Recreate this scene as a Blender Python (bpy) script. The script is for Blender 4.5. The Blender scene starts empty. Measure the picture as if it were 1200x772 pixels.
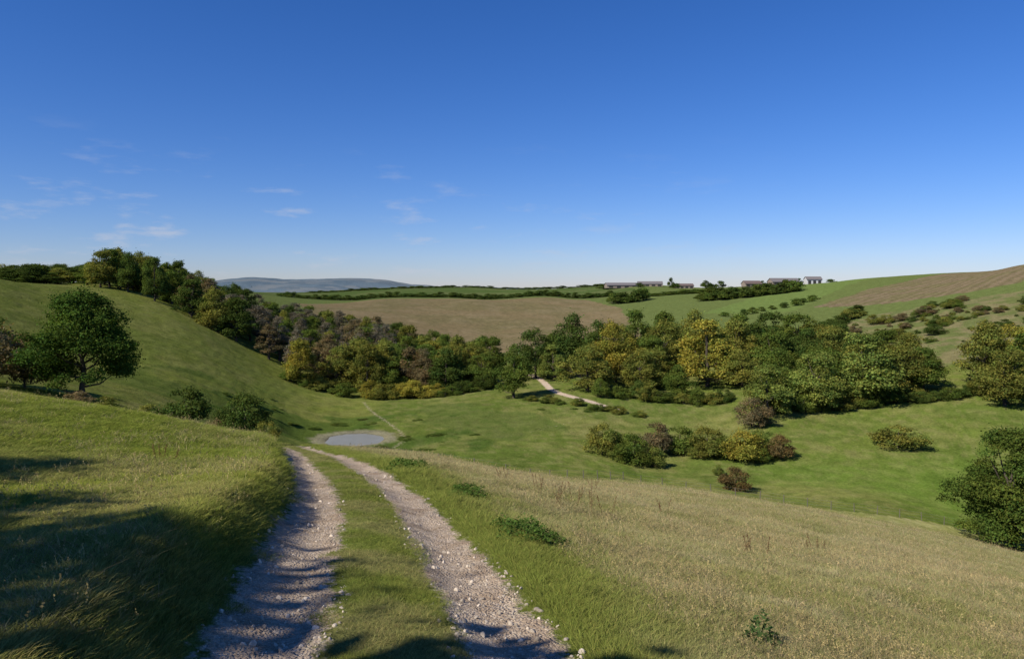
import bpy, math, random
import numpy as np
from mathutils import Vector
rng=np.random.default_rng(7); random.seed(7)
scene=bpy.context.scene
def link(o): scene.collection.objects.link(o); return o
def sm(a,b,x):
    t=np.clip((x-a)/(b-a),0,1); return t*t*(3-2*t)
def vnoise(x,y,seed=0):
    xi=np.floor(x); yi=np.floor(y); xf=x-xi; yf=y-yi
    def h(a,b):
        s=np.sin(a*127.1+b*311.7+seed*74.7)*43758.5453
        return s-np.floor(s)
    u=xf*xf*(3-2*xf); v=yf*yf*(3-2*yf)
    return (h(xi,yi)*(1-u)+h(xi+1,yi)*u)*(1-v)+(h(xi,yi+1)*(1-u)+h(xi+1,yi+1)*u)*v
def fbm(x,y,seed=0,o=4):
    s=0;a=.5;t=0
    for i in range(o):
        s=s+a*vnoise(x*2**i,y*2**i,seed+i*13); t+=a; a*=.5
    return s/t
# ------------------------------------------------------------ terrain heights (m, eye level = 0)
CP=np.array([
(0,0,-1.7),(-.68,4.35,-2.2),(-1.2,7,-2.65),(-2.1,11,-3.36),(-3.6,16,-4.15),(-5.65,22,-5.2),(-10.4,36,-7.85),
(4.9,7,-3.54),(1.93,5.5,-2.8),(8.4,12,-5.07),(4.9,14,-5.1),(0,32,-8.3),(0,45,-11.3),(0,60,-15),(0,90,-24),
(8.75,25,-8.2),(14,40,-12.3),(21,60,-17.9),(29.8,85,-24.8),(39.5,113,-31.9),
(12.8,20,-8),(25.7,40,-14.6),(38.5,60,-21),(54.6,85,-29.3),(66.7,104,-33.3),
(2.45,14,-4.7),(5.25,30,-8.5),(8.75,50,-13.65),(14,80,-21.5),(21.5,123,-31.9),
(-3.1,22,-5.3),(-5,36,-8.2),(-7,50,-11.3),(-11.2,80,-19.3),(-19.6,140,-30.5),
(-8.9,38,-8.3),(-14,60,-13.6),(-23.3,100,-24.2),(-32.4,150,-30.8),(-24,160,-30.7),(-40,150,-30.3),
(-2.4,5.6,-2.2),(-2.8,4,-2.0),(-5.6,8,-2.45),(-8.4,12,-2.83),(-14,20,-3.3),(-19.6,28,-3.99),(-28,40,-6.2),
(-10.3,22,-4.16),(-14,30,-5.5),(-21,45,-8.3),(-9.1,26,-5.67),(-5.76,19,-4.66),(-4.2,9,-2.75),
(-35.4,60,-9.3),(-45,90,-13),(-25,70,-15),
(-140,200,1.9),(-98,140,-10),(-125,215,-3),(-87.5,150,-14.4),(-70,150,-17.9),(-94.5,225,-13.6),(-69,220,-26.2),
(-54,155,-25.7),(-49,210,-31.1),(-110,235,-7.4),(-140,300,-2.5),(-182,260,1),(-94.5,300,-21.7),(-45.5,260,-31),(-13.4,230,-30.4),
(-70,300,-25.2),(-35,300,-32),(-26.6,380,-31),(44,380,-27.5),
(-103,520,-16.4),(-17.5,500,-21.6),(-29,620,-10),(-119.5,640,-10.5),(67.7,580,-14.9),(30,640,-9),
(-29,700,-10.5),(-150,700,-11),(60,700,-8),(-46,1000,1.2),(-210,1000,-2.3),(88,950,1.1),(-300,900,-5),
(0,1500,-12),(-500,1500,-14),(600,1500,-8),
(245,700,3.0),(140,800,2.8),(280,600,7),(291,500,9),(280,400,13),(327,350,19.6),(322,460,13.5),(350,520,13),(400,620,13),(300,700,5),(420,800,9),(220,900,1),(330,1000,1),(600,900,8),(232,600,1.5),
(130,430,-13.5),(212,520,-1.2),(187,400,-7.9),(192,330,-6.5),(210,300,-2.5),(245,420,1.5),
(147.7,230,-16.6),(136,260,-18.8),(115.5,180,-23.5),(86,185,-27.4),(119,170,-25.2),(57.8,165,-29.3),(75,140,-30.9),(93,130,-30.6),
(77,110,-33.6),(82,100,-33),(0,160,-30.2),(9.3,200,-28.5),(-10,215,-29.3),(18.7,160,-30.2),(35.5,190,-29.3),(57,195,-28.5),
(31.5,270,-25.8),(81.7,280,-20.2),(122.5,300,-19.7),(93,400,-17.3),
(0,-15,0),(-20,-10,2),(-40,20,0),(-70,60,-2),(-120,80,8),(30,-10,-5),(60,20,-16),(120,20,-28),(100,60,-30),(130,100,-26),
(0,-60,6),(-80,-60,18),(80,-60,-8),(0,-300,15),(-300,-200,30),(300,-200,10),(-400,200,20),(400,100,10),
(-1500,1500,-10),(2000,1500,10),(0,4000,-25),(-2000,4000,-20),(3000,4000,-10),(0,-3000,20),(-4000,-500,20),(4000,-500,10),
(0,9000,-60),(-7000,7000,-60),(7000,7000,-60),(-9000,-3000,0),(9000,-3000,0)],dtype=float)
def mapc(x,y):
    r=np.hypot(x,y); k=np.log1p(r/8)/np.maximum(r,1e-6); return x*k,y*k
cx,cy=mapc(CP[:,0],CP[:,1]); cw=CP[:,2]/(np.hypot(CP[:,0],CP[:,1])+8)
def kern(d2): return d2*np.log(d2+1e-9)*.5
n=len(CP)
A=np.zeros((n+3,n+3)); A[:n,:n]=kern((cx[:,None]-cx)**2+(cy[:,None]-cy)**2)+np.eye(n)*6e-4
A[:n,n]=1;A[:n,n+1]=cx;A[:n,n+2]=cy;A[n,:n]=1;A[n+1,:n]=cx;A[n+2,:n]=cy
W=np.linalg.solve(A,np.concatenate([cw,[0,0,0]]))
def rbf(x,y):
    px,py=mapc(x,y); out=np.empty_like(px)
    for i in range(0,len(px),20000):
        a=px[i:i+20000];b=py[i:i+20000]
        out[i:i+20000]=kern((a[:,None]-cx)**2+(b[:,None]-cy)**2)@W[:n]+W[n]+W[n+1]*a+W[n+2]*b
    return out
TRACK=[(2.2,-14),(.9,-7),(0,-2),(-.35,2),(-.68,4.35),(-1.25,7),(-2.15,11),(-3.6,16),(-5.65,22),(-8,29),(-10.8,36),(-14,45),(-19,62),(-24,90),(-25,120),(-22.5,141),(-22.5,152),(-30,172),(-37,190),(-41,203)]
PATH=[(26,181),(20,186),(14.5,194),(11.5,202),(10,215),(7.5,232),(2,250)]
GPATH=[(-22,141),(-10,146),(0,152),(12,163),(22,176),(27,181)]
def smoothline(P,k=5):
    P=np.array(P,float); out=[]
    for i in range(len(P)-1):
        p0=P[max(i-1,0)];p1=P[i];p2=P[i+1];p3=P[min(i+2,len(P)-1)]
        for j in range(k):
            t=j/k
            out.append(.5*((2*p1)+(-p0+p2)*t+(2*p0-5*p1+4*p2-p3)*t*t+(-p0+3*p1-3*p2+p3)*t**3))
    out.append(P[-1]); return np.array(out)
TR=smoothline(TRACK,3);PA=smoothline(PATH,3);GP=smoothline(GPATH,3)
def sdist(x,y,L):
    best=np.full(x.shape,1e9); s=np.zeros(x.shape)
    for a,b in zip(L[:-1],L[1:]):
        d=b-a; l2=d@d
        t=np.clip(((x-a[0])*d[0]+(y-a[1])*d[1])/l2,0,1)
        ex=x-a[0]-t*d[0];ey=y-a[1]-t*d[1];dd=np.hypot(ex,ey)
        m=dd<best; best=np.where(m,dd,best)
        s=np.where(m,np.sign(d[1]*ex-d[0]*ey)*dd,s)
    return s
POND=(-32.5,150.5); PZ=-30.95
def height(x,y,full=False):
    x=np.atleast_1d(np.asarray(x,float));y=np.atleast_1d(np.asarray(y,float))
    r=np.hypot(x,y); z=rbf(x,y)*(r+8)
    z+= (fbm(x*.05,y*.05,3)-.5)*np.clip((r-30)/60,0,1)*1.6*np.clip(1-(r-300)/400,.3,1)
    z+= (fbm(x*.6,y*.6,5)-.5)*.22*sm(2,12,r)+(fbm(x*3.5,y*3.5,8,3)-.5)*.05
    # faint stock terraces on the steep left side
    hill=sm(-40,-60,x)*sm(90,120,y)*sm(330,260,y)
    z+=hill*.035*np.sin(z*5.3+fbm(x*.05,y*.05,9)*14)
    s=np.full(x.shape,99.);m=r<260
    s[m]=sdist(x[m],y[m],TR)
    f=1-sm(50,85,y); a=np.abs(s)
    b=-s
    wob=(fbm(x*.9,y*.9,15)-.5)*.35
    z+=f*(.42*sm(1.15,1.8,b+wob)*np.exp(-np.clip(b-1.65,0,50)/2.5))
    z+=f*(-.07*np.exp(-((a-.78)/.3)**2)+.03*np.exp(-(s/.3)**2))
    z+=f*.06*np.exp(-((s-1.7)/.5)**2)
    # far downs
    g=lambda X,Y,H,sx,sy: H*np.exp(-((x-X)/sx)**2-((y-Y)/sy)**2)
    z+=g(-1480,4000,68,260,500)+g(-1050,4100,62,330,500)+g(-750,4300,40,300,500)+g(-2300,4200,60,500,500)+g(-100,4600,30,700,400)
    z+=(fbm(x*.004,y*.004,91)-.5)*30*sm(2500,3600,r)
    pr=np.hypot(x-POND[0],y-POND[1]); 
    k=1-sm(8,17,pr); z=z*(1-k)+(PZ+.18)*k
    z-=1.0*(1-sm(3,7.6,pr+(fbm(x*.3,y*.3,16)-.5)*2.5))
    return (z,s) if full else z
def H(x,y): return float(height([x],[y])[0])
def inpoly(x,y,P):
    c=np.zeros(x.shape,bool);j=len(P)-1
    for i in range(len(P)):
        xi,yi=P[i];xj,yj=P[j]
        c^=((yi>y)!=(yj>y))&(x<(xj-xi)*(y-yi)/((yj-yi) or 1e-9)+xi);j=i
    return c
BROWN=[(-60,345),(62,340),(84,560),(66,655),(-60,668),(-140,650),(-165,560),(-120,440)]
FARGREEN=[(-330,680),(120,680),(150,1400),(-400,1400)]
VINE=[(165,405),(215,345),(300,300),(420,300),(420,520),(310,520),(230,465)]
STRIP1=[(110,430),(150,395),(240,520),(330,640),(230,640),(170,520)]
SLOPE=[(120,205),(165,200),(260,260),(230,300),(170,340),(110,300)]
FENCE=[(-13,66),(-6,66),(0,68),(8,78),(16,88),(31,91),(44,93),(56,95),(72,97),(95,100)]
FE=smoothline(FENCE,3)
C=lambda *a: np.array(a,float)
def groundcol(x,y,s,z):
    N=len(x); r=np.hypot(x,y)
    col=np.tile(C(.108,.138,.026),(N,1))
    def put(mask,c):
        nonlocal col
        m=np.asarray(mask,float)[:,None]; col=col*(1-m)+c*m
    n1=fbm(x*.03,y*.03,21); n2=fbm(x*.25,y*.25,22); n3=fbm(x*1.3,y*1.3,23); n4=fbm(x*.08,y*.08,24); n5=fbm(x*.6,y*.6,25)
    wx=x+(fbm(x*.05,y*.05,31)-.5)*8; wy=y+(fbm(x*.05,y*.05,32)-.5)*8
    put(sm(.45,.62,n2)*.6,C(.155,.158,.046)); put(sm(.5,.66,n1)*.7,C(.172,.17,.05)); put(sm(.52,.66,n4)*.55,C(.08,.118,.02))
    put(sm(.56,.68,n5)*.5,C(.07,.10,.018)); put(sm(.44,.34,n5)*.4,C(.19,.175,.065))
    lh=sm(-34,-38,x)*sm(60,90,y)*(r<400)
    put(lh*.8,C(.17,.187,.036)); put(lh*.5*sm(.42,.62,n2),C(.2,.195,.056)); put(lh*.4*sm(.5,.65,n4),C(.125,.155,.03))
    ter=.5+.5*np.sin(z*5.3+fbm(x*.05,y*.05,9)*14)
    put(lh*.25*ter,C(.10,.12,.025)); put(lh*sm(.56,.68,n5)*.35,C(.085,.11,.02))
    put(sm(-30.8,-32.4,z)*(r<260)*.5*sm(30,60,x),C(.095,.16,.022))
    # rank nettles and rush near the pond
    pr=np.hypot(x-POND[0],y-POND[1])
    put((pr<30)*sm(.52,.58,n4)*.6,C(.045,.085,.014)); put((pr<45)*sm(.56,.62,n1)*.5,C(.05,.09,.015))
    put(sm(130,170,x)*(y<330)*.5,C(.12,.125,.04))
    fg=1-sm(60,110,r)
    left=fg*sm(-1.0,-1.4,s)*(y<70)
    put(left,C(.17,.2,.03)); put(left*sm(.46,.62,n2)*.65,C(.25,.235,.075)); put(left*sm(.5,.7,n3)*.45,C(.11,.145,.022)); put(left*sm(.5,.62,n4)*.5,C(.125,.165,.024))
    df=sdist(x,y,FE)
    gold=np.where((df>0)&(r<260),1.,0)
    gold*=sm(1.5,3.8+.03*y,s+(n2-.5)*2.5)*(x<120)
    put((df>0)*(r<150)*(s>0),C(.15,.175,.034))
    put(gold*.85,C(.28,.26,.105)); put(gold*sm(.42,.6,n2)*.6,C(.18,.19,.05)); put(gold*sm(.5,.7,n3)*.4,C(.36,.325,.17))
    put(gold*sm(.45,.65,n4)*.5,C(.165,.18,.046))
    put((np.abs(s)<1.6)*(y<70)*.5,C(.14,.17,.03))
    put((np.abs(s)<.45)*(y<70)*.6*sm(.4,.6,n3),C(.22,.205,.075))
    put((y>300)&(r<4500),C(.1,.125,.037))
    put(inpoly(wx,wy,FARGREEN),C(.065,.095,.026)); put(inpoly(wx,wy,FARGREEN)&(n1>.52),C(.09,.11,.037))
    br=inpoly(wx,wy,BROWN)
    put(br,C(.165,.125,.064)); put(br*sm(.4,.65,n1)*.5,C(.115,.108,.045)); put(br*sm(.45,.65,n4)*.4,C(.205,.16,.09)); put(br*sm(.5,.65,n2)*.3,C(.10,.085,.042))
    put(inpoly(wx,wy,SLOPE)*.7,C(.10,.115,.04)); put(inpoly(wx,wy,SLOPE)*sm(.45,.6,n2)*.6,C(.19,.15,.08))
    put(inpoly(wx,wy,STRIP1),C(.11,.15,.04))
    v=inpoly(wx,wy,VINE)
    put(v,C(.165,.125,.075)); put(v*sm(.45,.6,n4)*.5,C(.12,.115,.045))
    rows=np.sin((x*.62-y*.78)*2*math.pi/7.+(n4-.5)*3)
    put(v*sm(-.2,.4,rows)*.5,C(.085,.075,.03))
    put(sm(1200,2200,r),C(.115,.155,.18))  # distance haze painted into the far ground colour, patches below included
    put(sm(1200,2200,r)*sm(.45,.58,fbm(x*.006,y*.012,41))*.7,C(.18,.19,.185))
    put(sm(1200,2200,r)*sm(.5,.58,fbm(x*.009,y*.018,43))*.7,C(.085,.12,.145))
    put((1-sm(7.6,9.8,pr+(n3-.5)*3))*.8,C(.25,.22,.14))
    put((1-sm(5,6.5,pr)),C(.10,.09,.07))
    return col
# ------------------------------------------------------------ helpers
def mesh_from(name,V,F,mat=None,smooth=False):
    me=bpy.data.meshes.new(name); V=np.asarray(V,np.float32);F=np.asarray(F,np.int32)
    k=F.shape[1]
    me.vertices.add(len(V));me.vertices.foreach_set('co',V.ravel())
    me.loops.add(F.size);me.loops.foreach_set('vertex_index',F.ravel())
    me.polygons.add(len(F));me.polygons.foreach_set('loop_start',np.arange(0,F.size,k,dtype=np.int32))
    me.update(calc_edges=True)
    if smooth: me.polygons.foreach_set('use_smooth',np.ones(len(F),bool))
    if mat: me.materials.append(mat)
    return me
def setcol(me,name,col):
    a=me.attributes.new(name,'FLOAT_COLOR','POINT'); c=np.ones((len(col),4),np.float32);c[:,:3]=col;a.data.foreach_set('color',c.ravel())
def setf(me,name,v):
    a=me.attributes.new(name,'FLOAT','POINT');a.data.foreach_set('value',np.asarray(v,np.float32))
class NT:
    def __init__(s,name):
        s.m=bpy.data.materials.new(name);s.m.use_nodes=True;s.t=s.m.node_tree;s.t.nodes.clear()
    def n(s,typ,ins={},**kw):
        o=s.t.nodes.new(typ)
        for k,v in kw.items(): setattr(o,k,v)
        for k,v in ins.items():
            if isinstance(v,bpy.types.NodeSocket): s.t.links.new(v,o.inputs[k])
            else: o.inputs[k].default_value=v
        return o
    def math(s,op,a,b=0.,c=None,clamp=False):
        d={0:a,1:b}
        if c is not None:d[2]=c
        return s.n('ShaderNodeMath',d,operation=op,use_clamp=clamp).outputs[0]
    def mix(s,f,a,b,bt='MIX'):
        o=s.n('ShaderNodeMix',{},data_type='RGBA',blend_type=bt)
        for k,v in ((0,f),(6,a),(7,b)):
            if isinstance(v,bpy.types.NodeSocket): s.t.links.new(v,o.inputs[k])
            else: o.inputs[k].default_value=v
        return o.outputs[2]
    def noise(s,vec,scale,detail=3,rough=.6):
        return s.n('ShaderNodeTexNoise',{'Vector':vec,'Scale':scale,'Detail':detail,'Roughness':rough}).outputs[0]
    def ramp(s,v,a,b,c=0.,d=1.):
        return s.n('ShaderNodeMapRange',{0:v,1:a,2:b,3:c,4:d},interpolation_type='SMOOTHSTEP').outputs[0]
    def out(s,sh): s.n('ShaderNodeOutputMaterial',{0:sh})
# ground material
def ground_mat():
    g=NT('ground_grass_and_chalk'); pos=g.n('ShaderNodeNewGeometry').outputs['Position']
    base=g.n('ShaderNodeAttribute',attribute_name='gcol').outputs['Color']
    trk=g.n('ShaderNodeAttribute',attribute_name='trk').outputs['Fac']
    n0=g.noise(pos,.35,4);n1=g.noise(pos,2.2,5,.7);n2=g.noise(pos,14,4,.7);n3=g.noise(pos,60,3,.7)
    v=g.math('MULTIPLY_ADD',g.math('SUBTRACT',n1,.5),1.8,1.05); v=g.math('MULTIPLY_ADD',g.math('SUBTRACT',n2,.5),.9,v); v=g.math('MULTIPLY_ADD',g.math('SUBTRACT',n0,.5),1.0,v)
    v=g.math('MAXIMUM',v,.3)
    gc=g.n('ShaderNodeVectorMath',{0:base},operation='SCALE');g.t.links.new(v,gc.inputs[3]);gc=gc.outputs[0]
    gc=g.mix(g.ramp(n1,.55,.72,0,.3),gc,(.2,.18,.07,1))
    # chalk
    vor=g.n('ShaderNodeTexVoronoi',{'Vector':pos,'Scale':16.}); vor2=g.n('ShaderNodeTexVoronoi',{'Vector':pos,'Scale':45.})
    c1=g.mix(n2,(.34,.245,.165,1),(.69,.565,.43,1))
    c1=g.mix(g.ramp(vor.outputs['Distance'],.45,.1,0,.5),c1,(.76,.67,.55,1))
    c1=g.mix(g.ramp(n1,.46,.64,0,.65),c1,(.33,.235,.155,1))
    tm=g.math('ADD',trk,g.math('MULTIPLY_ADD',g.math('SUBTRACT',n2,.5),.45,g.math('MULTIPLY',g.math('SUBTRACT',n1,.5),.8)))
    m=g.ramp(tm,.44,.6)
    col=g.mix(m,gc,c1)
    hgt=g.math('ADD',g.math('MULTIPLY',n2,.6),g.math('MULTIPLY',n3,.3))
    hgt=g.math('ADD',hgt,g.math('MULTIPLY',g.math('MULTIPLY',vor2.outputs['Distance'],m),-.5))
    hgt=g.math('ADD',hgt,g.math('MULTIPLY',n1,1.3))
    b0=g.n('ShaderNodeBump',{'Height':g.math('ADD',n0,g.math('MULTIPLY',n1,.4)),'Strength':.45,'Distance':.6}).outputs[0]
    b=g.n('ShaderNodeBump',{'Height':hgt,'Strength':.7,'Distance':.1,'Normal':b0}).outputs[0]
    d=g.n('ShaderNodeBsdfDiffuse',{'Color':col,'Roughness':.8,'Normal':b}).outputs[0]
    g.out(d);return g.m
# ------------------------------------------------------------ ground sheet
th=np.concatenate([np.arange(-50,50,.14),np.arange(50,310,1.6)])*math.pi/180
rr=[.5]
while rr[-1]<9500: rr.append(rr[-1]*1.0115)
rr=np.array(rr);nt=len(th);nr=len(rr)
R,T=np.meshgrid(rr,th,indexing='ij');X=(R*np.sin(T)).ravel();Y=(R*np.cos(T)).ravel()
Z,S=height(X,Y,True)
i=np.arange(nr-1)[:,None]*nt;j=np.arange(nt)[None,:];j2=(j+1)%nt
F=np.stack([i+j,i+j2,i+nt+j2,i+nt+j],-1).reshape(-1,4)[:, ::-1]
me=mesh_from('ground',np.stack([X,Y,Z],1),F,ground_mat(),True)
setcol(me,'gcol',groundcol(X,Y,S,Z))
def trkmask(x,y,s):
    st=np.interp(y,[-20,45,80,200],[1,1,.62,.6])
    t=st*(1-np.abs(np.abs(s)-.78)/.74)
    t=np.where(y>70,.50*(1-np.abs(s)/3.0)*(y<206),t)
    r=np.hypot(x,y);m=(r>120)&(r<270)
    t2=np.zeros_like(t)
    if m.any():
        t2[m]=np.maximum(.9*(1-np.abs(sdist(x[m],y[m],PA))/2.3),.44*(1-np.abs(sdist(x[m],y[m],GP))/3.))
    return np.maximum(np.maximum(t,t2),0)
setf(me,'trk',trkmask(X,Y,S))
ground=link(bpy.data.objects.new('ground',me))
# ------------------------------------------------------------ foliage
def foliage_mat(name,trans=.3):
    g=NT(name);oc=g.n('ShaderNodeObjectInfo').outputs['Color']
    lv=g.n('ShaderNodeAttribute',attribute_name='lv').outputs['Color']
    col=g.mix(1.,oc,lv,'MULTIPLY')
    d=g.n('ShaderNodeBsdfDiffuse',{'Color':col}).outputs[0]
    t=g.n('ShaderNodeBsdfTranslucent',{'Color':g.mix(1.,col,(1.25,1.25,.6,1),'MULTIPLY')}).outputs[0]
    g.out(g.n('ShaderNodeMixShader',{0:trans,1:d,2:t}).outputs[0]);return g.m
LEAF=foliage_mat('leaves')
def bark_mat():
    g=NT('bark');pos=g.n('ShaderNodeTexCoord').outputs['Object']
    c=g.mix(g.noise(pos,6.,5),(.05,.04,.03,1),(.15,.125,.095,1))
    g.out(g.n('ShaderNodeBsdfDiffuse',{'Color':c,'Normal':g.n('ShaderNodeBump',{'Height':g.noise(pos,14.,5),'Strength':.6}).outputs[0]}).outputs[0]);return g.m
BARK=bark_mat()
def unit(v): return v/np.maximum(np.linalg.norm(v,axis=-1,keepdims=True),1e-9)
def leaves(rg,P,Nn,size,asp=.6):
    N=len(P);a=unit(np.cross(Nn,unit(rg.normal(size=(N,3)))));b=np.cross(Nn,a)
    s=(size*rg.uniform(.6,1.3,N))[:,None]
    a=a*s*.5;b=b*s*.5*asp
    droop=Nn*s*.12
    V=np.stack([P-a-droop,P-b,P+a-droop,P+b],1).reshape(-1,3)
    return V,np.arange(4*N).reshape(-1,4)
def tube(pts,rad,k=7):
    pts=np.array(pts,float);V=[];F=[]
    for q,(p,r) in enumerate(zip(pts,rad)):
        d=unit(pts[min(q+1,len(pts)-1)]-pts[max(q-1,0)]);u=unit(np.cross(d,[.3,.9,.1]));w=np.cross(d,u)
        for i in range(k):
            an=2*math.pi*i/k;V.append(p+(u*math.cos(an)+w*math.sin(an))*r)
    for q in range(len(pts)-1):
        for i in range(k): F.append([q*k+i,q*k+(i+1)%k,(q+1)*k+(i+1)%k,(q+1)*k+i])
    return np.array(V),np.array(F)
def make_tree(name,seed,h,w,leaf,nleaf,ncl,tf,clr=.30,peak=0.):
    rg=np.random.default_rng(seed)
    rx=w/2;Cc=[];Rc=[];ch=h*(1-tf)
    lob=[rg.uniform(0,6.28) for _ in range(3)]
    for i in range(ncl):
        t=rg.uniform(.05,1)
        prof=math.sqrt(max(.02,1-((t-.40)/(.66-.05*peak))**2))*(1-peak*.35*t)
        an=rg.uniform(0,6.28);q=rg.uniform(.25,1)**.5
        lobe=1+.18*math.sin(2*an+lob[0]+t*2)+.12*math.sin(3*an+lob[1])
        rad=rx*clr*rg.uniform(.5,1.25)
        rr_=max(0,(rx*prof*lobe-rad*.7))*q*rg.uniform(.92,1.12)
        zz=h*tf+ch*t-rad*.7*(t>.5)+ (rad*.5 if t<.15 else 0)
        zz-=ch*.10*(rr_/rx)**2*(t>.6)*2
        Cc.append([rr_*math.cos(an),rr_*math.sin(an),zz]);Rc.append(rad)
    Cc=np.array(Cc);Rc=np.array(Rc)
    pr=Rc**2;ci=rg.choice(ncl,nleaf,p=pr/pr.sum())
    d=unit(rg.normal(size=(nleaf,3)));d[:,2]=np.where(d[:,2]<-.3,-d[:,2]*.6,d[:,2]);d=unit(d)
    rad=Rc[ci]*rg.uniform(.6,1.0,nleaf)*(1+ .5*(rg.random(nleaf)<.18)*rg.random(nleaf))
    b=1+.24*np.sin(d[:,0]*7+ci)*np.sin(d[:,1]*7+ci*2)+.14*np.sin(d[:,2]*11+ci)
    P=Cc[ci]+d*(rad*b)[:,None]*np.array([1,1,.9])
    P[:,2]=np.maximum(P[:,2],.05+.3*rg.random(nleaf))
    Nn=unit(d*.8+rg.normal(size=(nleaf,3))*.6+np.array([0,0,.25]))
    V,F=leaves(rg,P,Nn,leaf)
    cv=rg.uniform(.68,1.28,ncl)[ci]*rg.uniform(.7,1.35,nleaf)
    tint=rg.uniform(-.16,.16,ncl)[ci]
    col=np.stack([cv*(1+tint+.1*rg.normal(size=nleaf)),cv*(1+tint*.3),cv],1).clip(.2,2.2)
    col=np.repeat(col,4,0)
    VV=[V];FF=[F];nv=len(V);tr=max(h*.022,.03)
    tp=[np.array([0,0,-.4])]
    for i in range(1,6): tp.append(np.array([rg.normal()*h*.012,rg.normal()*h*.012,h*.75*i/5]))
    tubes=[(tp,[tr*1.5,tr,tr*.85,tr*.65,tr*.4,tr*.15])]
    order=np.argsort(Cc[:,2])
    for i in order[::max(1,ncl//12)]:
        z0=max(h*tf*.7,min(Cc[i][2]*.6,h*.55));a=np.array([0,0,z0]);e=Cc[i]
        m=(a+e)/2+np.array([0,0,-.04*h]);tubes.append(([a,m,e],[tr*.5,tr*.3,tr*.08]))
    for t in tubes:
        v,f=tube(*t);VV.append(v);FF.append(f+nv);nv+=len(v)
    nb=nv-len(V);Vall=np.concatenate(VV);Fall=np.concatenate(FF)
    me=mesh_from(name,Vall,Fall,LEAF);me.materials.append(BARK)
    mi=np.zeros(len(Fall),np.int32);mi[len(F):]=1;me.polygons.foreach_set('material_index',mi)
    setcol(me,'lv',np.concatenate([col,np.ones((nb,3))]))
    me['h']=float(h);me['w']=float(w);return me
TREES=[make_tree('broadleaf_%d'%i,100+i,14,13,.44,12500,54,.02,.28,peak=.35*(i%3)) for i in range(7)]
THIN=[make_tree('thin_%d'%i,200+i,14,10,.34,7000,44,.08,.24,peak=.5) for i in range(3)]
BUSH=[make_tree('bush_%d'%i,300+i,4,5.4,.2,7500,34,.0,.32) for i in range(5)]
FARB=[make_tree('farbush_%d'%i,400+i,5,6.5,.5,1500,16,.0,.4) for i in range(3)]
NEAR=make_tree('near_tree',507,8.7,8.6,.17,52000,85,.11,.27,peak=.3)
NEARR=make_tree('near_tree_r',511,13.4,11.5,.26,50000,110,.0,.25,peak=.1)
GREEN=(.122,.165,.031);DARK=(.08,.116,.025);YEL=(.29,.262,.045);OLIVE=(.2,.207,.043);LIGHT=(.2,.24,.052);RED=(.19,.135,.052);BROWN_=(.19,.148,.072);GREY=(.19,.168,.118)
def put_tree(name,me,x,y,h,w,col,rot=None,parent=None,dz=-.15):
    o=bpy.data.objects.new(name,me);link(o)
    o.location=(x,y,H(x,y)+dz);o.scale=(w/me['w'],w/me['w'],h/me['h']);o.rotation_euler=(0,0,random.uniform(0,6.28) if rot is None else rot)
    j=random.uniform(.85,1.12);o.color=(col[0]*j,col[1]*j,col[2]*j,1)
    if parent:o.parent=parent
    return o
def TT(name,x,y,h,w,col,kind='T'):
    me=random.choice({'T':TREES,'N':THIN,'B':BUSH,'F':FARB}[kind]);return put_tree(name,me,x,y,h,w,col)
# middle copse
for a in [(0.5,195,14.3,12,GREEN),(7.3,228,16,14,DARK),(19.7,236,19,17,DARK),(12.5,222,11,11,LIGHT),(20.5,199,13,15,OLIVE),(30,212,18,15,YEL),
 (39.8,236,19,15,GREEN),(47,225,17,16,OLIVE),(55,206,19,21,YEL),(44,193,9,10,GREEN),(66,216,17,16,OLIVE),(71,228,17,15,GREEN),(82,232,17,18,DARK),(35,200,12,11,OLIVE),
 (94,240,16,17,GREEN),(60,240,18,16,OLIVE),(27,228,17,15,DARK),(51,245,18,15,GREEN),(86,212,14,15,DARK),(13,238,13,14,GREEN),(33,226,16,14,OLIVE),(41,214,14,13,GREEN),
 (75,210,14,15,GREEN),(96,222,14,15,OLIVE),(104,236,13,16,DARK),(40,205,11,12,OLIVE),(63,200,11,12,OLIVE),(103,212,12,14,GREEN),(94,202,12,13,DARK),(110,202,12,13,OLIVE),(113,222,11,13,GREEN)]:
    TT('oak_tree' if a[2]>12 else 'hawthorn_tree',*a)
for a in [(58,166,12,13,LIGHT),(71.5,172,14,15,LIGHT),(85,177,17,20,LIGHT),(95,180,13,15,OLIVE),(64,176,10,11,GREEN),(78,184,13,15,GREEN),(118,182,16,15,OLIVE),(110,163,13,14,OLIVE),(120,170,15,14,GREEN),(127,186,14,15,YEL),(68,186,12,14,GREEN),(90,188,13,15,OLIVE),(102,181,11,12,GREEN)]:
    TT('ash_tree',*a)
TT('hawthorn_tree',52.5,160,7,8,BROWN_,'B')
# field bushes
for a in [(17,138,6.3,7.5,OLIVE),(22.3,134,6,8,GREEN),(25.5,133,4,6,LIGHT),(28,143,6.5,8,BROWN_),(33,144,5.5,9,GREEN),(38,142,6,9.5,OLIVE),(43.5,136,6,9.5,YEL),(50,136,4.8,6,RED),(47.5,139,5,7.5,GREEN),
 (34.6,113,3.8,5.8,RED),(75,142,4.6,10,OLIVE),(35.5,126,2,2.5,LIGHT),(20,141,5,7,GREEN),(41,139,4.5,7,GREEN),(19.5,135,3,4,LIGHT),(36,139.5,3.5,5,OLIVE),(46,134,3,4,GREEN)]:
    TT('hawthorn_bush',*a,'B')
put_tree('hawthorn_tree',NEARR,58.6,86,14,13,(.115,.16,.03),1.0)
put_tree('ash_tree',NEAR,-35.2,60,9.4,9.6,(.09,.148,.027),2.0)
for a in [(-42.5,58,6.4,7.5,BROWN_),(-46,64,6.5,8,DARK),(-40,60,4.5,5,BROWN_)]: TT('elder_tree',*a,'B')
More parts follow.
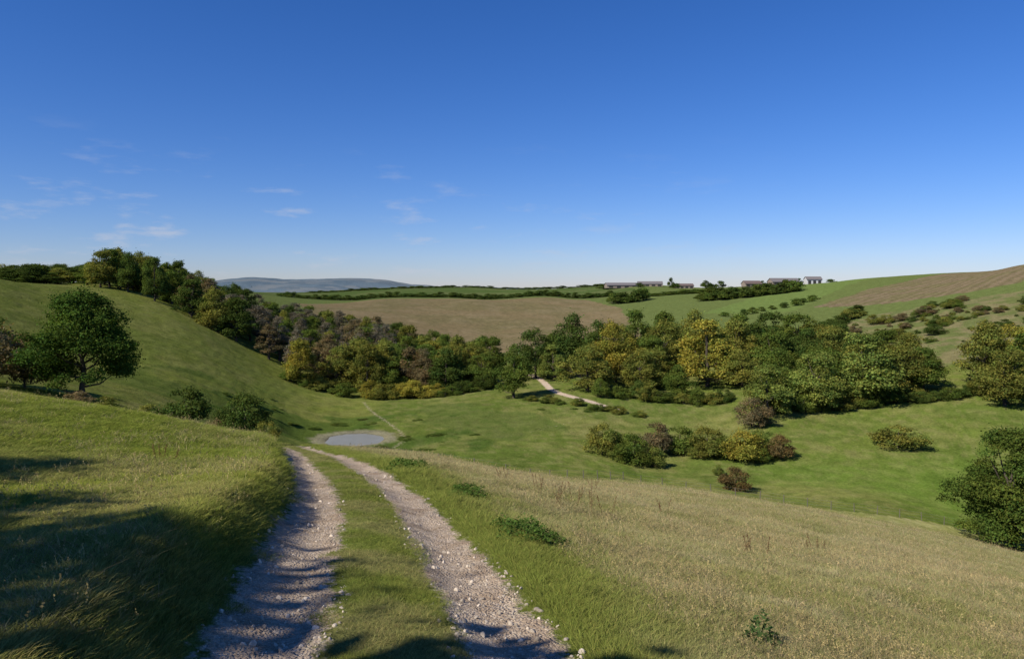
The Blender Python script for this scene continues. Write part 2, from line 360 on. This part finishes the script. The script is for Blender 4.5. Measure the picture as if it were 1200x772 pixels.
for a in [(-20.2,45,2.6,3.7,DARK),(-14.8,40.5,2.5,3.2,DARK),(-13.2,39,1.3,1.8,OLIVE),(-23.5,47,1.2,1.8,OLIVE),(-16.6,42,1.1,2,BROWN_),(-28,50,1.2,2.2,OLIVE),(-31,52,1.3,2.6,BROWN_)]: TT('hawthorn_bush',*a,'B')
# valley hedgerow
def row(name,pts,step,h,w,cols,kind='B',jit=1.):
    e=bpy.data.objects.new(name,None);link(e);L=smoothline(pts,4)
    d=np.concatenate([[0],np.cumsum(np.linalg.norm(np.diff(L,axis=0),axis=1))])
    for t in np.arange(0,d[-1],step):
        x=np.interp(t,d,L[:,0])+random.uniform(-jit,jit);y=np.interp(t,d,L[:,1])+random.uniform(-jit,jit)
        put_tree('bush',random.choice({'B':BUSH,'F':FARB,'T':TREES}[kind]),x,y,h*random.uniform(.6,1.3),w*random.uniform(.8,1.25),random.choice(cols),parent=e)
row('hedgerow',[(56,168),(70,170),(86,173),(105,172),(128,170)],2.8,4.2,5.4,[GREEN,DARK,OLIVE])
row('hedgerow',[(-40,211),(-30,209),(-20,207)],4,4.6,8,[YEL,OLIVE])
row('hedgerow',[(-64,214),(-54,213),(-46,210)],4,4,7,[OLIVE,GREEN])
row('hedgerow',[(-18,205),(-12,210),(-6,214)],2.2,3.8,5.4,[DARK,GREEN])
row('hedgerow',[(4,191),(12,185),(18,181),(26,176),(34,172)],2.4,1.9,3.6,[DARK,OLIVE,GREEN],jit=1.8)
row('hedgerow',[(24,192),(40,189),(56,185)],3,4.2,6,[GREEN,OLIVE,DARK])
row('hedgerow',[(-220,700),(-100,690),(0,685),(60,680),(100,672)],4.5,4.5,13,[DARK],'F',1.5)
row('hedgerow',[(-260,960),(-46,1000),(88,960),(150,900)],8,3,18,[DARK],'F',2)
row('hedgerow',[(84,600),(92,590),(110,600)],4,9,14,[DARK,GREEN],'F',3)
row('hedgerow',[(140,540),(180,528),(208,530)],2.4,7.5,14,[DARK,GREEN],'F',5)
row('hedgerow',[(100,640),(150,640),(190,660)],4,3.5,14,[DARK,GREEN],'F',3)
row('hedgerow',[(118,400),(135,405),(155,418),(190,450)],9,4,6.5,[DARK,GREEN],'F',3)
row('hedgerow',[(96,300),(120,310),(150,330),(170,360)],4.5,4,9,[DARK,OLIVE],'F',2)
# distant trees on the skyline
sk=bpy.data.objects.new('skyline_trees',None);link(sk)
for (a,b,h,w) in [(196,740,9,12),(202,745,7,14),(212,745,8,13),(170,760,6,16),(135,770,5,12),(172,790,11,8),(240,700,5,8),(273,695,6,9),(100,800,5,14),(305,700,4,10)]:
    put_tree('tree',random.choice(FARB),a,b,h,w,DARK,parent=sk)
# scrub on right slope
sc=bpy.data.objects.new('scrub',None);link(sc)
for i in range(330):
    x=random.uniform(108,205);y=random.uniform(188,320)
    if fbm(np.array([x*.04]),np.array([y*.04]),77)[0]<.44: continue
    s_=random.uniform(1.,1.5+random.random()*6);put_tree('bush',random.choice(BUSH),x,y,s_*.75,s_*1.5,random.choice([DARK,GREEN,OLIVE,BROWN_]),parent=sc)
# rank weeds round the pond
wc=bpy.data.objects.new('weed_clumps',None);link(wc)
for i in range(70):
    a_=random.choice([(-55,160,7,6),(-44,168,8,4),(-16,149,3,3),(-26,138,5,2),(20,178,6,2)])
    x=random.gauss(a_[0],a_[2]);y=random.gauss(a_[1],a_[3])
    if math.hypot(x-POND[0],y-POND[1])<9.5: continue
    s_=random.uniform(.6,2.4)*random.uniform(.6,1.3);put_tree('weeds',random.choice(BUSH),x,y,s_*.14,s_*random.uniform(1.2,2.4),random.choice([GREEN,(.095,.14,.026),(.12,.15,.035)]),parent=wc,dz=-.08)
# woodland
wd=bpy.data.objects.new('woodland',None);link(wd)
WOOD=[(-215,262),(-160,262),(-132,246),(-110,240),(-94,231),(-69,225),(-50,216),(-30,216),(-8,222),(-5,245),(-25,300),(-60,345),(-110,335),(-160,330),(-230,340)]
cnt=0;pl=[]
while cnt<205:
    x=random.uniform(-230,-3);y=random.uniform(215,345)
    if not inpoly(np.array([x]),np.array([y]),WOOD)[0]: continue
    if any((x-a)**2+(y-b)**2<6.2**2 for a,b in pl): 
        if random.random()<.93: continue
    pl.append((x,y));cnt+=1
    bare=-118<x<-48 and random.random()<.5
    up=x<-150
    kc=random.choice([BROWN_,GREY,GREY]) if bare else random.choice([DARK,DARK,GREEN,OLIVE] if x<-75 else [OLIVE,OLIVE,GREEN,YEL,GREEN,DARK,BROWN_])
    h=random.uniform(10,15.5) if not up else random.uniform(6,9)
    put_tree('tree',random.choice(THIN if bare else TREES),x,y,h,random.uniform(10,14),kc,parent=wd)
for a in [(-62,214,13.5,12,YEL),(-47,226,16,15,OLIVE),(-41,222,14,13,YEL),(-19.3,215,13.5,14,DARK),(-9,217,10,12,GREEN),(-52,222,14,13,OLIVE),(-30,224,14,13,BROWN_),(-36,219,10,10,GREEN)]:
    TT('oak_tree',*a)
row('hedgerow',[(-270,330),(-235,290),(-200,258),(-160,255)],4,6.5,11,[DARK],'T',3)
# trees up the bank behind the viewpoint
put_tree('ash_tree',TREES[0],-13.0,-1.5,9.8,9.3,GREEN,0.5)
put_tree('ash_tree',TREES[3],-18,2.6,9,8.2,GREEN,0.9)
put_tree('ash_tree',TREES[1],-4.9,-5.9,11.5,10,GREEN,1.5)
# ------------------------------------------------------------ pond
g=NT('pond_water');p=g.n('ShaderNodeNewGeometry').outputs['Position']
g.out(g.n('ShaderNodeBsdfPrincipled',{'Base Color':g.mix(g.noise(p,.5,4),(.22,.22,.18,1),(.32,.31,.26,1)),'Roughness':.3,'Specular IOR Level':.3,'IOR':1.22,'Normal':g.n('ShaderNodeBump',{'Height':g.noise(p,2.5,3),'Strength':.15,'Distance':.05}).outputs[0]}).outputs[0])
k=64;V=[(0,0,0)]+[((7.6+.35*math.sin(3*a+1)+.2*math.sin(5*a))*math.cos(a),(7.2+.3*math.cos(2*a))*math.sin(a),0) for a in [2*math.pi*i/k for i in range(k)]]
me=bpy.data.meshes.new('pond');me.from_pydata(V,[],[(0,i+1,(i+1)%k+1) for i in range(k)]);me.materials.append(g.m)
o=link(bpy.data.objects.new('pond',me));o.location=(POND[0],POND[1],PZ-.12)
# ------------------------------------------------------------ barns
def flat(name,c,c2=None,sc_=1.):
    g=NT(name);q=g.n('ShaderNodeTexCoord').outputs['Object'];c2=c2 or tuple(v*.7 for v in c)
    g.out(g.n('ShaderNodeBsdfPrincipled',{'Base Color':g.mix(g.noise(q,sc_,5),(*c,1),(*c2,1)),'Roughness':.75}).outputs[0]);return g.m
WALL=flat('barn_wall',(.34,.27,.20));ROOF=flat('barn_roof',(.22,.195,.18));WHITE=flat('render_wall',(.75,.74,.7));DOOR=flat('door',(.05,.045,.04));ROOF2=flat('tile_roof',(.19,.135,.11))
def child(me_name,V,F,mat,par):
    me=bpy.data.meshes.new(me_name);me.from_pydata(V,[],F);me.materials.append(mat);o=bpy.data.objects.new(me_name,me);link(o);o.parent=par;return o
def barn(name,x,y,L,D,hw,hr,wall,roof,rot=0,ndoor=4):
    e=bpy.data.objects.new(name,None);link(e);e.location=(x,y,H(x,y)-.3);e.rotation_euler=(0,0,rot)
    l=L/2;d=D/2
    child('walls',[(-l,-d,0),(l,-d,0),(l,d,0),(-l,d,0),(-l,-d,hw),(l,-d,hw),(l,d,hw),(-l,d,hw),(-l,0,hr),(l,0,hr)],[(0,1,5,4),(2,3,7,6),(1,2,6,9,5),(3,0,4,8,7)],wall,e)
    l2=l+.5;k=.6;t=.25;sl=(hr-hw)/d
    V=[(-l2,-d-k,hw-k*sl+.05),(l2,-d-k,hw-k*sl+.05),(l2,0,hr+.05),(-l2,0,hr+.05),(l2,d+k,hw-k*sl+.05),(-l2,d+k,hw-k*sl+.05)]
    V2=V+[(a,b,c+t) for a,b,c in V]
    child('roof',V2,[(6,7,8,9),(9,8,10,11),(0,3,2,1),(3,5,4,2),(0,1,7,6),(5,11,10,4),(1,2,8,7),(2,4,10,8),(0,6,9,3),(3,9,11,5)],roof,e)
    for i in range(ndoor):
        cx_=-l+(i+.5)*L/ndoor;w_=min(L/ndoor*.3,2.2)
        child('door_%d'%i,[(cx_-w_,-d-.05,.2),(cx_+w_,-d-.05,.2),(cx_+w_,-d-.05,hw*.75),(cx_-w_,-d-.05,hw*.75)],[(0,1,2,3)],DOOR,e)
barn('barn',118,790,34,14,3,5.6,WALL,ROOF,.1);barn('barn',150,795,26,12,2.8,5.4,WALL,ROOF,-.1);barn('barn',185,790,20,12,2.8,5,WALL,ROOF2,.0)
barn('farmhouse',226,690,16,9,3.4,6,WALL,ROOF2,.15,3);barn('barn',256,690,26,12,3.2,6.4,WALL,ROOF,.1,4);barn('white_farmhouse',284,690,14,8,4.5,7,WHITE,ROOF,.0,3)
# ------------------------------------------------------------ fence
FW=flat('weathered_wood',(.2,.17,.13));WIRE=flat('wire',(.25,.25,.25))
e=bpy.data.objects.new('wire_fence',None);link(e)
d=np.concatenate([[0],np.cumsum(np.linalg.norm(np.diff(FE,axis=0),axis=1))]);ts=np.arange(0,d[-1],3.2)
fx=np.interp(ts,d,FE[:,0]);fy=np.interp(ts,d,FE[:,1]);fz=height(fx,fy)
V=[];Fc=[];nv=0
for a,b,c in zip(fx,fy,fz):
    ln=rng.normal(size=2)*.04
    v,f=tube([(a,b,c-.2),(a+ln[0],b+ln[1],c+1.1)],[.05,.045],6);V.append(v);Fc.append(f+nv);nv+=len(v)
o=bpy.data.objects.new('posts',mesh_from('posts',np.concatenate(V),np.concatenate(Fc),FW));link(o);o.parent=e
V=[];Fc=[];nv=0
for hh in (.35,.7,1.05):
    v,f=tube([(a,b,c+hh) for a,b,c in zip(fx,fy,fz)],[.006]*len(fx),4);V.append(v);Fc.append(f+nv);nv+=len(v)
o=bpy.data.objects.new('wires',mesh_from('wires',np.concatenate(V),np.concatenate(Fc),WIRE));link(o);o.parent=e
# ------------------------------------------------------------ scatter system
def scatter(name,P,scl,rot,col,meshes):
    coll=bpy.data.collections.new(name+'_parts')
    for i,m in enumerate(meshes): coll.objects.link(bpy.data.objects.new(name+'_part_%d'%i,m))
    me=bpy.data.meshes.new(name);me.vertices.add(len(P));me.vertices.foreach_set('co',np.asarray(P,np.float32).ravel())
    a=me.attributes.new('scl','FLOAT_VECTOR','POINT');a.data.foreach_set('vector',np.asarray(scl,np.float32).ravel())
    a=me.attributes.new('rot','FLOAT_VECTOR','POINT');a.data.foreach_set('vector',np.asarray(rot,np.float32).ravel())
    setcol(me,'icol',col)
    o=link(bpy.data.objects.new(name,me))
    ng=bpy.data.node_groups.new(name,'GeometryNodeTree')
    ng.interface.new_socket('Geometry',in_out='INPUT',socket_type='NodeSocketGeometry');ng.interface.new_socket('Geometry',in_out='OUTPUT',socket_type='NodeSocketGeometry')
    N=ng.nodes;gi=N.new('NodeGroupInput');go=N.new('NodeGroupOutput');ip=N.new('GeometryNodeInstanceOnPoints');ci=N.new('GeometryNodeCollectionInfo')
    ci.inputs['Collection'].default_value=coll;ci.inputs['Separate Children'].default_value=True;ci.inputs['Reset Children'].default_value=True
    ip.inputs['Pick Instance'].default_value=True
    na=[]
    for nm in ('rot','scl'):
        q=N.new('GeometryNodeInputNamedAttribute');q.data_type='FLOAT_VECTOR';q.inputs['Name'].default_value=nm;na.append(q)
    L=ng.links;L.new(gi.outputs[0],ip.inputs['Points']);L.new(ci.outputs[0],ip.inputs['Instance']);L.new(na[0].outputs[0],ip.inputs['Rotation']);L.new(na[1].outputs[0],ip.inputs['Scale']);L.new(ip.outputs[0],go.inputs[0])
    md=o.modifiers.new('scatter','NODES');md.node_group=ng
    return o
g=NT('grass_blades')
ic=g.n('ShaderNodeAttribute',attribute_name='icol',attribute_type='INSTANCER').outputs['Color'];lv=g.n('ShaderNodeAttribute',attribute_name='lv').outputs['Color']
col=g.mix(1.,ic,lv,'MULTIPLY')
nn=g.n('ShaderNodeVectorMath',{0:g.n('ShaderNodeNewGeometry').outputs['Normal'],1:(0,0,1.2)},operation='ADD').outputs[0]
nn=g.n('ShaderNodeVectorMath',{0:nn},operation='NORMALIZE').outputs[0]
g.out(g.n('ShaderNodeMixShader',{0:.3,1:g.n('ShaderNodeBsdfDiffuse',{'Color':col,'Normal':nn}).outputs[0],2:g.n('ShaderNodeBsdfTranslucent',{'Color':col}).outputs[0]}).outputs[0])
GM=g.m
def tuft(seed,nb,rad,hmin,hmax,wd_,seed_heads=0):
    rg=np.random.default_rng(seed);V=[];F=[];Cl=[];nv=0
    for i in range(nb):
        a=rg.uniform(0,6.28);q=rad*math.sqrt(rg.random());b=np.array([q*math.cos(a),q*math.sin(a),-.02]);h=rg.uniform(hmin,hmax);ln=rg.normal(size=2)*.45*h+b[:2]*.5
        t=rg.uniform(0,6.28);s=np.array([math.cos(t),math.sin(t),0])*wd_/2
        m=b+np.array([ln[0]*.35,ln[1]*.35,h*.6]);e_=b+np.array([ln[0],ln[1],h])
        V+= [b-s,b+s,m+s*.75,m-s*.75,e_+s*.1,e_-s*.1];F+=[[nv,nv+1,nv+2,nv+3],[nv+3,nv+2,nv+4,nv+5]];nv+=6
        k=rg.uniform(.75,1.35);st=rg.random()<.25;c=np.array([1.5,1.25,1.5]) if st else np.array([1,1,1.])
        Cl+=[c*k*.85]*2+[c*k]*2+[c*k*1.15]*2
        if i<seed_heads:
            for q in range(5):
                p=e_+rg.normal(size=3)*[.006,.006,.025];s2=unit(rg.normal(size=3))*.008;up=np.array([0,0,.014])
                V+=[p-s2,p-up,p+s2,p+up];F+=[[nv,nv+1,nv+2,nv+3]];nv+=4;Cl+=[np.array([1.2,1.05,1.0])*k]*4
    me=mesh_from('tuft',np.array(V),np.array(F),GM);setcol(me,'lv',np.array(Cl));return me
SHORT=[tuft(i,24,.11,.02,.06,.005) for i in range(5)]
TALL=[tuft(20+i,16,.11,.07,.24,.004,4) for i in range(5)]
def pts(N,r0,r1,a0=-38,a1=38):
    r=r0*(r1/r0)**rng.random(N);a=np.radians(rng.uniform(a0,a1,N));x=r*np.sin(a);y=r*np.cos(a);z,s=height(x,y,True);return x,y,z,s,r
x,y,z,s,r=pts(115000,3.4,55)
tm=trkmask(x,y,s)+ (fbm(x*2.2,y*2.2,61)-.5)*.7
keep=(tm<.46)
x,y,z,s,r=[q[keep] for q in (x,y,z,s,r)]
col=groundcol(x,y,s,z)*rng.uniform(.9,1.6,(len(x),1))
sc1=np.clip((r/8)**.6,.8,4)*rng.uniform(.7,1.5,len(x));sc1*=np.where(np.abs(s)<1.3,.6,1)
zs=sc1/np.clip((r/8)**.45,1,4)*(.3+1.0*fbm(x*.4,y*.4,66))*np.where((s>1.3)&(s<3),1.2,np.where(s<-2,.6,.8))
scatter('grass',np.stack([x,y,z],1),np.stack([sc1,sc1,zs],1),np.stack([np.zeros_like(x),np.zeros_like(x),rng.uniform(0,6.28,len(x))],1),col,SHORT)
x,y,z,s,r=pts(75000,4,110)
cl=fbm(x*.5,y*.5,71)
pg=np.where(s>2.2,.55*sm(1.8,3.8,s),np.where(s<-1.5,.09,.0))*np.where(cl>.5,1,.25)*(1-sm(60,100,y))
keep=(rng.random(len(x))<pg)
x,y,z,s,r=[q[keep] for q in (x,y,z,s,r)]
col=groundcol(x,y,s,z)*.45+C(.32,.27,.15)*.55;col*=rng.uniform(.8,1.6,(len(x),1))
sc1=np.clip((r/8)**.45,.8,2.5)*rng.uniform(.6,1.2,len(x))
scatter('dry_grass',np.stack([x,y,z],1),np.stack([sc1,sc1,sc1*.5],1),np.stack([np.zeros_like(x),np.zeros_like(x),rng.uniform(0,6.28,len(x))],1),col,TALL)
# stones
g=NT('chalk_flint');ic=g.n('ShaderNodeAttribute',attribute_name='icol',attribute_type='INSTANCER').outputs['Color']
pp=g.n('ShaderNodeTexCoord').outputs['Object'];g.out(g.n('ShaderNodeBsdfDiffuse',{'Color':g.mix(g.ramp(g.noise(pp,2.,4),.3,.7,0,.4),ic,(.28,.21,.15,1))}).outputs[0]);SM=g.m
import bmesh
ST=[]
for i in range(5):
    bm=bmesh.new();bmesh.ops.create_icosphere(bm,subdivisions=2,radius=1)
    rg=np.random.default_rng(i);dirs=unit(rg.normal(size=(7,3)));off=rg.uniform(.45,.85,7)
    for v in bm.verts:
        q=np.array(v.co)
        for dd,oo in zip(dirs,off):
            t=q@dd
            if t>oo:q=q-dd*(t-oo)
        v.co=Vector(q*[1,.8,.55])
    m=bpy.data.meshes.new('stone');bm.to_mesh(m);bm.free();m.materials.append(SM);ST.append(m)
x,y,z,s,r=pts(26000,3.2,40)
tm=trkmask(x,y,s);keep=(tm>.35)&(rng.random(len(x))<.15+.75*(fbm(x*1.5,y*1.5,81)>.5))
x,y,z,s,r=[q[keep] for q in (x,y,z,s,r)]
sz=.005+.03*rng.random(len(x))**5; sz*=np.clip((r/8)**.4,1,2)
col=C(.62,.53,.42)*rng.uniform(.5,1.3,(len(x),1))
scatter('track_stones',np.stack([x,y,z],1),np.stack([sz,sz,sz],1),rng.uniform(0,6.28,(len(x),3)),col,ST)
# ------------------------------------------------------------ weeds
def leafpatch(name,x,y,w,d,h,n_,leaf,col,seed):
    rg=np.random.default_rng(seed);a=rg.uniform(0,6.28,n_);q=np.sqrt(rg.random(n_))*(1+.25*np.sin(3*a+seed)+.15*np.sin(5*a));px=q*np.cos(a)*w/2;py=q*np.sin(a)*d/2
    pz=h*np.clip(1-q**2*.7,.1,1)*rg.uniform(.2,1.1,n_)*(.2+1.4*fbm(px*5,py*5,seed));gz=height(x+px,y+py)-H(x,y)
    V,F=leaves(rg,np.stack([px,py,pz+gz],1),unit(rg.normal(size=(n_,3))*.5+[0,0,1]),leaf,.5)
    me=mesh_from(name,V,F,LEAF);k=np.repeat(rg.uniform(.6,1.4,n_),4);setcol(me,'lv',np.stack([k,k,k],1))
    o=link(bpy.data.objects.new(name,me));o.location=(x,y,H(x,y));o.color=(*col,1)
leafpatch('nettle_patch',.25,10.2,1.1,1.6,.28,1500,.055,(.09,.15,.03),1)
leafpatch('nettle_patch',-.9,15.5,.9,3,.18,1300,.06,(.09,.15,.03),2)
leafpatch('nettle_patch',-2.9,21,1.,5,.18,1300,.07,(.09,.15,.03),3)
leafpatch('thistle_plant',2.05,6.0,.3,.3,.2,160,.06,(.08,.13,.04),4)
def dock(x,y,h,seed,nst=3):
    rg=np.random.default_rng(seed);VV=[];FF=[];CC=[];nv=0
    for i in range(nst):
        b=rg.normal(size=2)*.12;l=rg.normal(size=2)*.12;hh=h*rg.uniform(.6,1.1);p0=np.array([b[0],b[1],-.05]);p1=np.array([b[0]+l[0],b[1]+l[1],hh])
        v,f=tube([p0,(p0+p1)/2,p1],[.004,.003,.002],5);VV.append(v);FF.append(f+nv);nv+=len(v);CC.append(np.ones((len(v),3)))
        t=rg.uniform(.4,1,90)[:,None];P=p0+(p1-p0)*t+rg.normal(size=(90,3))*.025*(1.3-t)
        v,f=leaves(rg,P,unit(rg.normal(size=(90,3))),.018);VV.append(v);FF.append(f+nv);nv+=len(v);CC.append(np.repeat(rg.uniform(.7,1.3,90),4)[:,None]*np.ones(3))
    me=mesh_from('dock_plant',np.concatenate(VV),np.concatenate(FF),LEAF);setcol(me,'lv',np.concatenate(CC))
    o=link(bpy.data.objects.new('dock_plant',me));o.location=(x,y,H(x,y));o.color=(.20,.11,.06,1)
for i,(a,b,h) in enumerate([(1.1,17,.6),(1.9,16.4,.65),(.7,19,.6),(1.5,18,.5),(4.2,12.5,.4),(4.4,21,.5),(-6.2,13,.35),(3,27,.5),(-.3,22,.5),(7,17,.45)]):
    dock(a,b,h,900+i,4)
# ------------------------------------------------------------ light
az=math.atan2(-.78,-.62);el=math.radians(40)
Sv=Vector((math.sin(az)*math.cos(el),math.cos(az)*math.cos(el),math.sin(el)))
L=bpy.data.lights.new('sun','SUN');L.energy=5;L.angle=math.radians(.5);L.color=(1,.94,.83)
o=link(bpy.data.objects.new('sun',L));o.rotation_euler=Sv.to_track_quat('Z','Y').to_euler()
w=bpy.data.worlds.new('World');scene.world=w;w.use_nodes=True;t=w.node_tree;N=t.nodes
bg=N['Background'];bg.inputs[1].default_value=.095
sky=N.new('ShaderNodeTexSky');sky.sky_type='NISHITA';sky.sun_disc=False;sky.sun_elevation=el;sky.sun_rotation=az%(2*math.pi);sky.altitude=100;sky.air_density=1.;sky.dust_density=0.1;sky.ozone_density=5.5
hs=N.new('ShaderNodeHueSaturation');hs.inputs['Saturation'].default_value=1.22;t.links.new(sky.outputs[0],hs.inputs['Color'])
ti=N.new('ShaderNodeMix');ti.data_type='RGBA';ti.blend_type='MULTIPLY';ti.inputs[0].default_value=1;t.links.new(hs.outputs[0],ti.inputs[6]);ti.inputs[7].default_value=(.86,.88,1.22,1)
tc=N.new('ShaderNodeTexCoord');mp=N.new('ShaderNodeMapping');mp.inputs['Scale'].default_value=(6,6,24);mp.inputs['Location'].default_value=(1.3,2.2,.9);t.links.new(tc.outputs['Generated'],mp.inputs[0])
nz=N.new('ShaderNodeTexNoise');nz.inputs['Scale'].default_value=1.7;nz.inputs['Detail'].default_value=7;nz.inputs['Roughness'].default_value=.6;t.links.new(mp.outputs[0],nz.inputs[0])
mr=N.new('ShaderNodeMapRange');mr.interpolation_type='SMOOTHSTEP';mr.inputs[1].default_value=.54;mr.inputs[2].default_value=.74;mr.inputs[4].default_value=.65;t.links.new(nz.outputs[0],mr.inputs[0])
sx=N.new('ShaderNodeSeparateXYZ');t.links.new(tc.outputs['Generated'],sx.inputs[0])
m2=N.new('ShaderNodeMapRange');m2.inputs[1].default_value=.2;m2.inputs[2].default_value=.05;t.links.new(sx.outputs[2],m2.inputs[0])
m3=N.new('ShaderNodeMapRange');m3.inputs[1].default_value=.4;m3.inputs[2].default_value=-.3;t.links.new(sx.outputs[0],m3.inputs[0])
mm=N.new('ShaderNodeMath');mm.operation='MULTIPLY';t.links.new(mr.outputs[0],mm.inputs[0]);t.links.new(m2.outputs[0],mm.inputs[1])
mm2=N.new('ShaderNodeMath');mm2.operation='MULTIPLY';t.links.new(mm.outputs[0],mm2.inputs[0]);t.links.new(m3.outputs[0],mm2.inputs[1])
mx=N.new('ShaderNodeMix');mx.data_type='RGBA';t.links.new(mm2.outputs[0],mx.inputs[0]);t.links.new(ti.outputs[2],mx.inputs[6]);mx.inputs[7].default_value=(5.8,6.1,7,1)
t.links.new(mx.outputs[2],bg.inputs[0])
cam=bpy.data.cameras.new('camera');cam.sensor_width=36;cam.lens=25.7;cam.shift_y=-.04;cam.clip_end=20000;cam.clip_start=.05
co=link(bpy.data.objects.new('camera',cam));co.location=(0,0,0);co.rotation_euler=(math.pi/2,0,0);scene.camera=co
scene.view_settings.view_transform='Standard';scene.view_settings.look='None';scene.view_settings.exposure=0
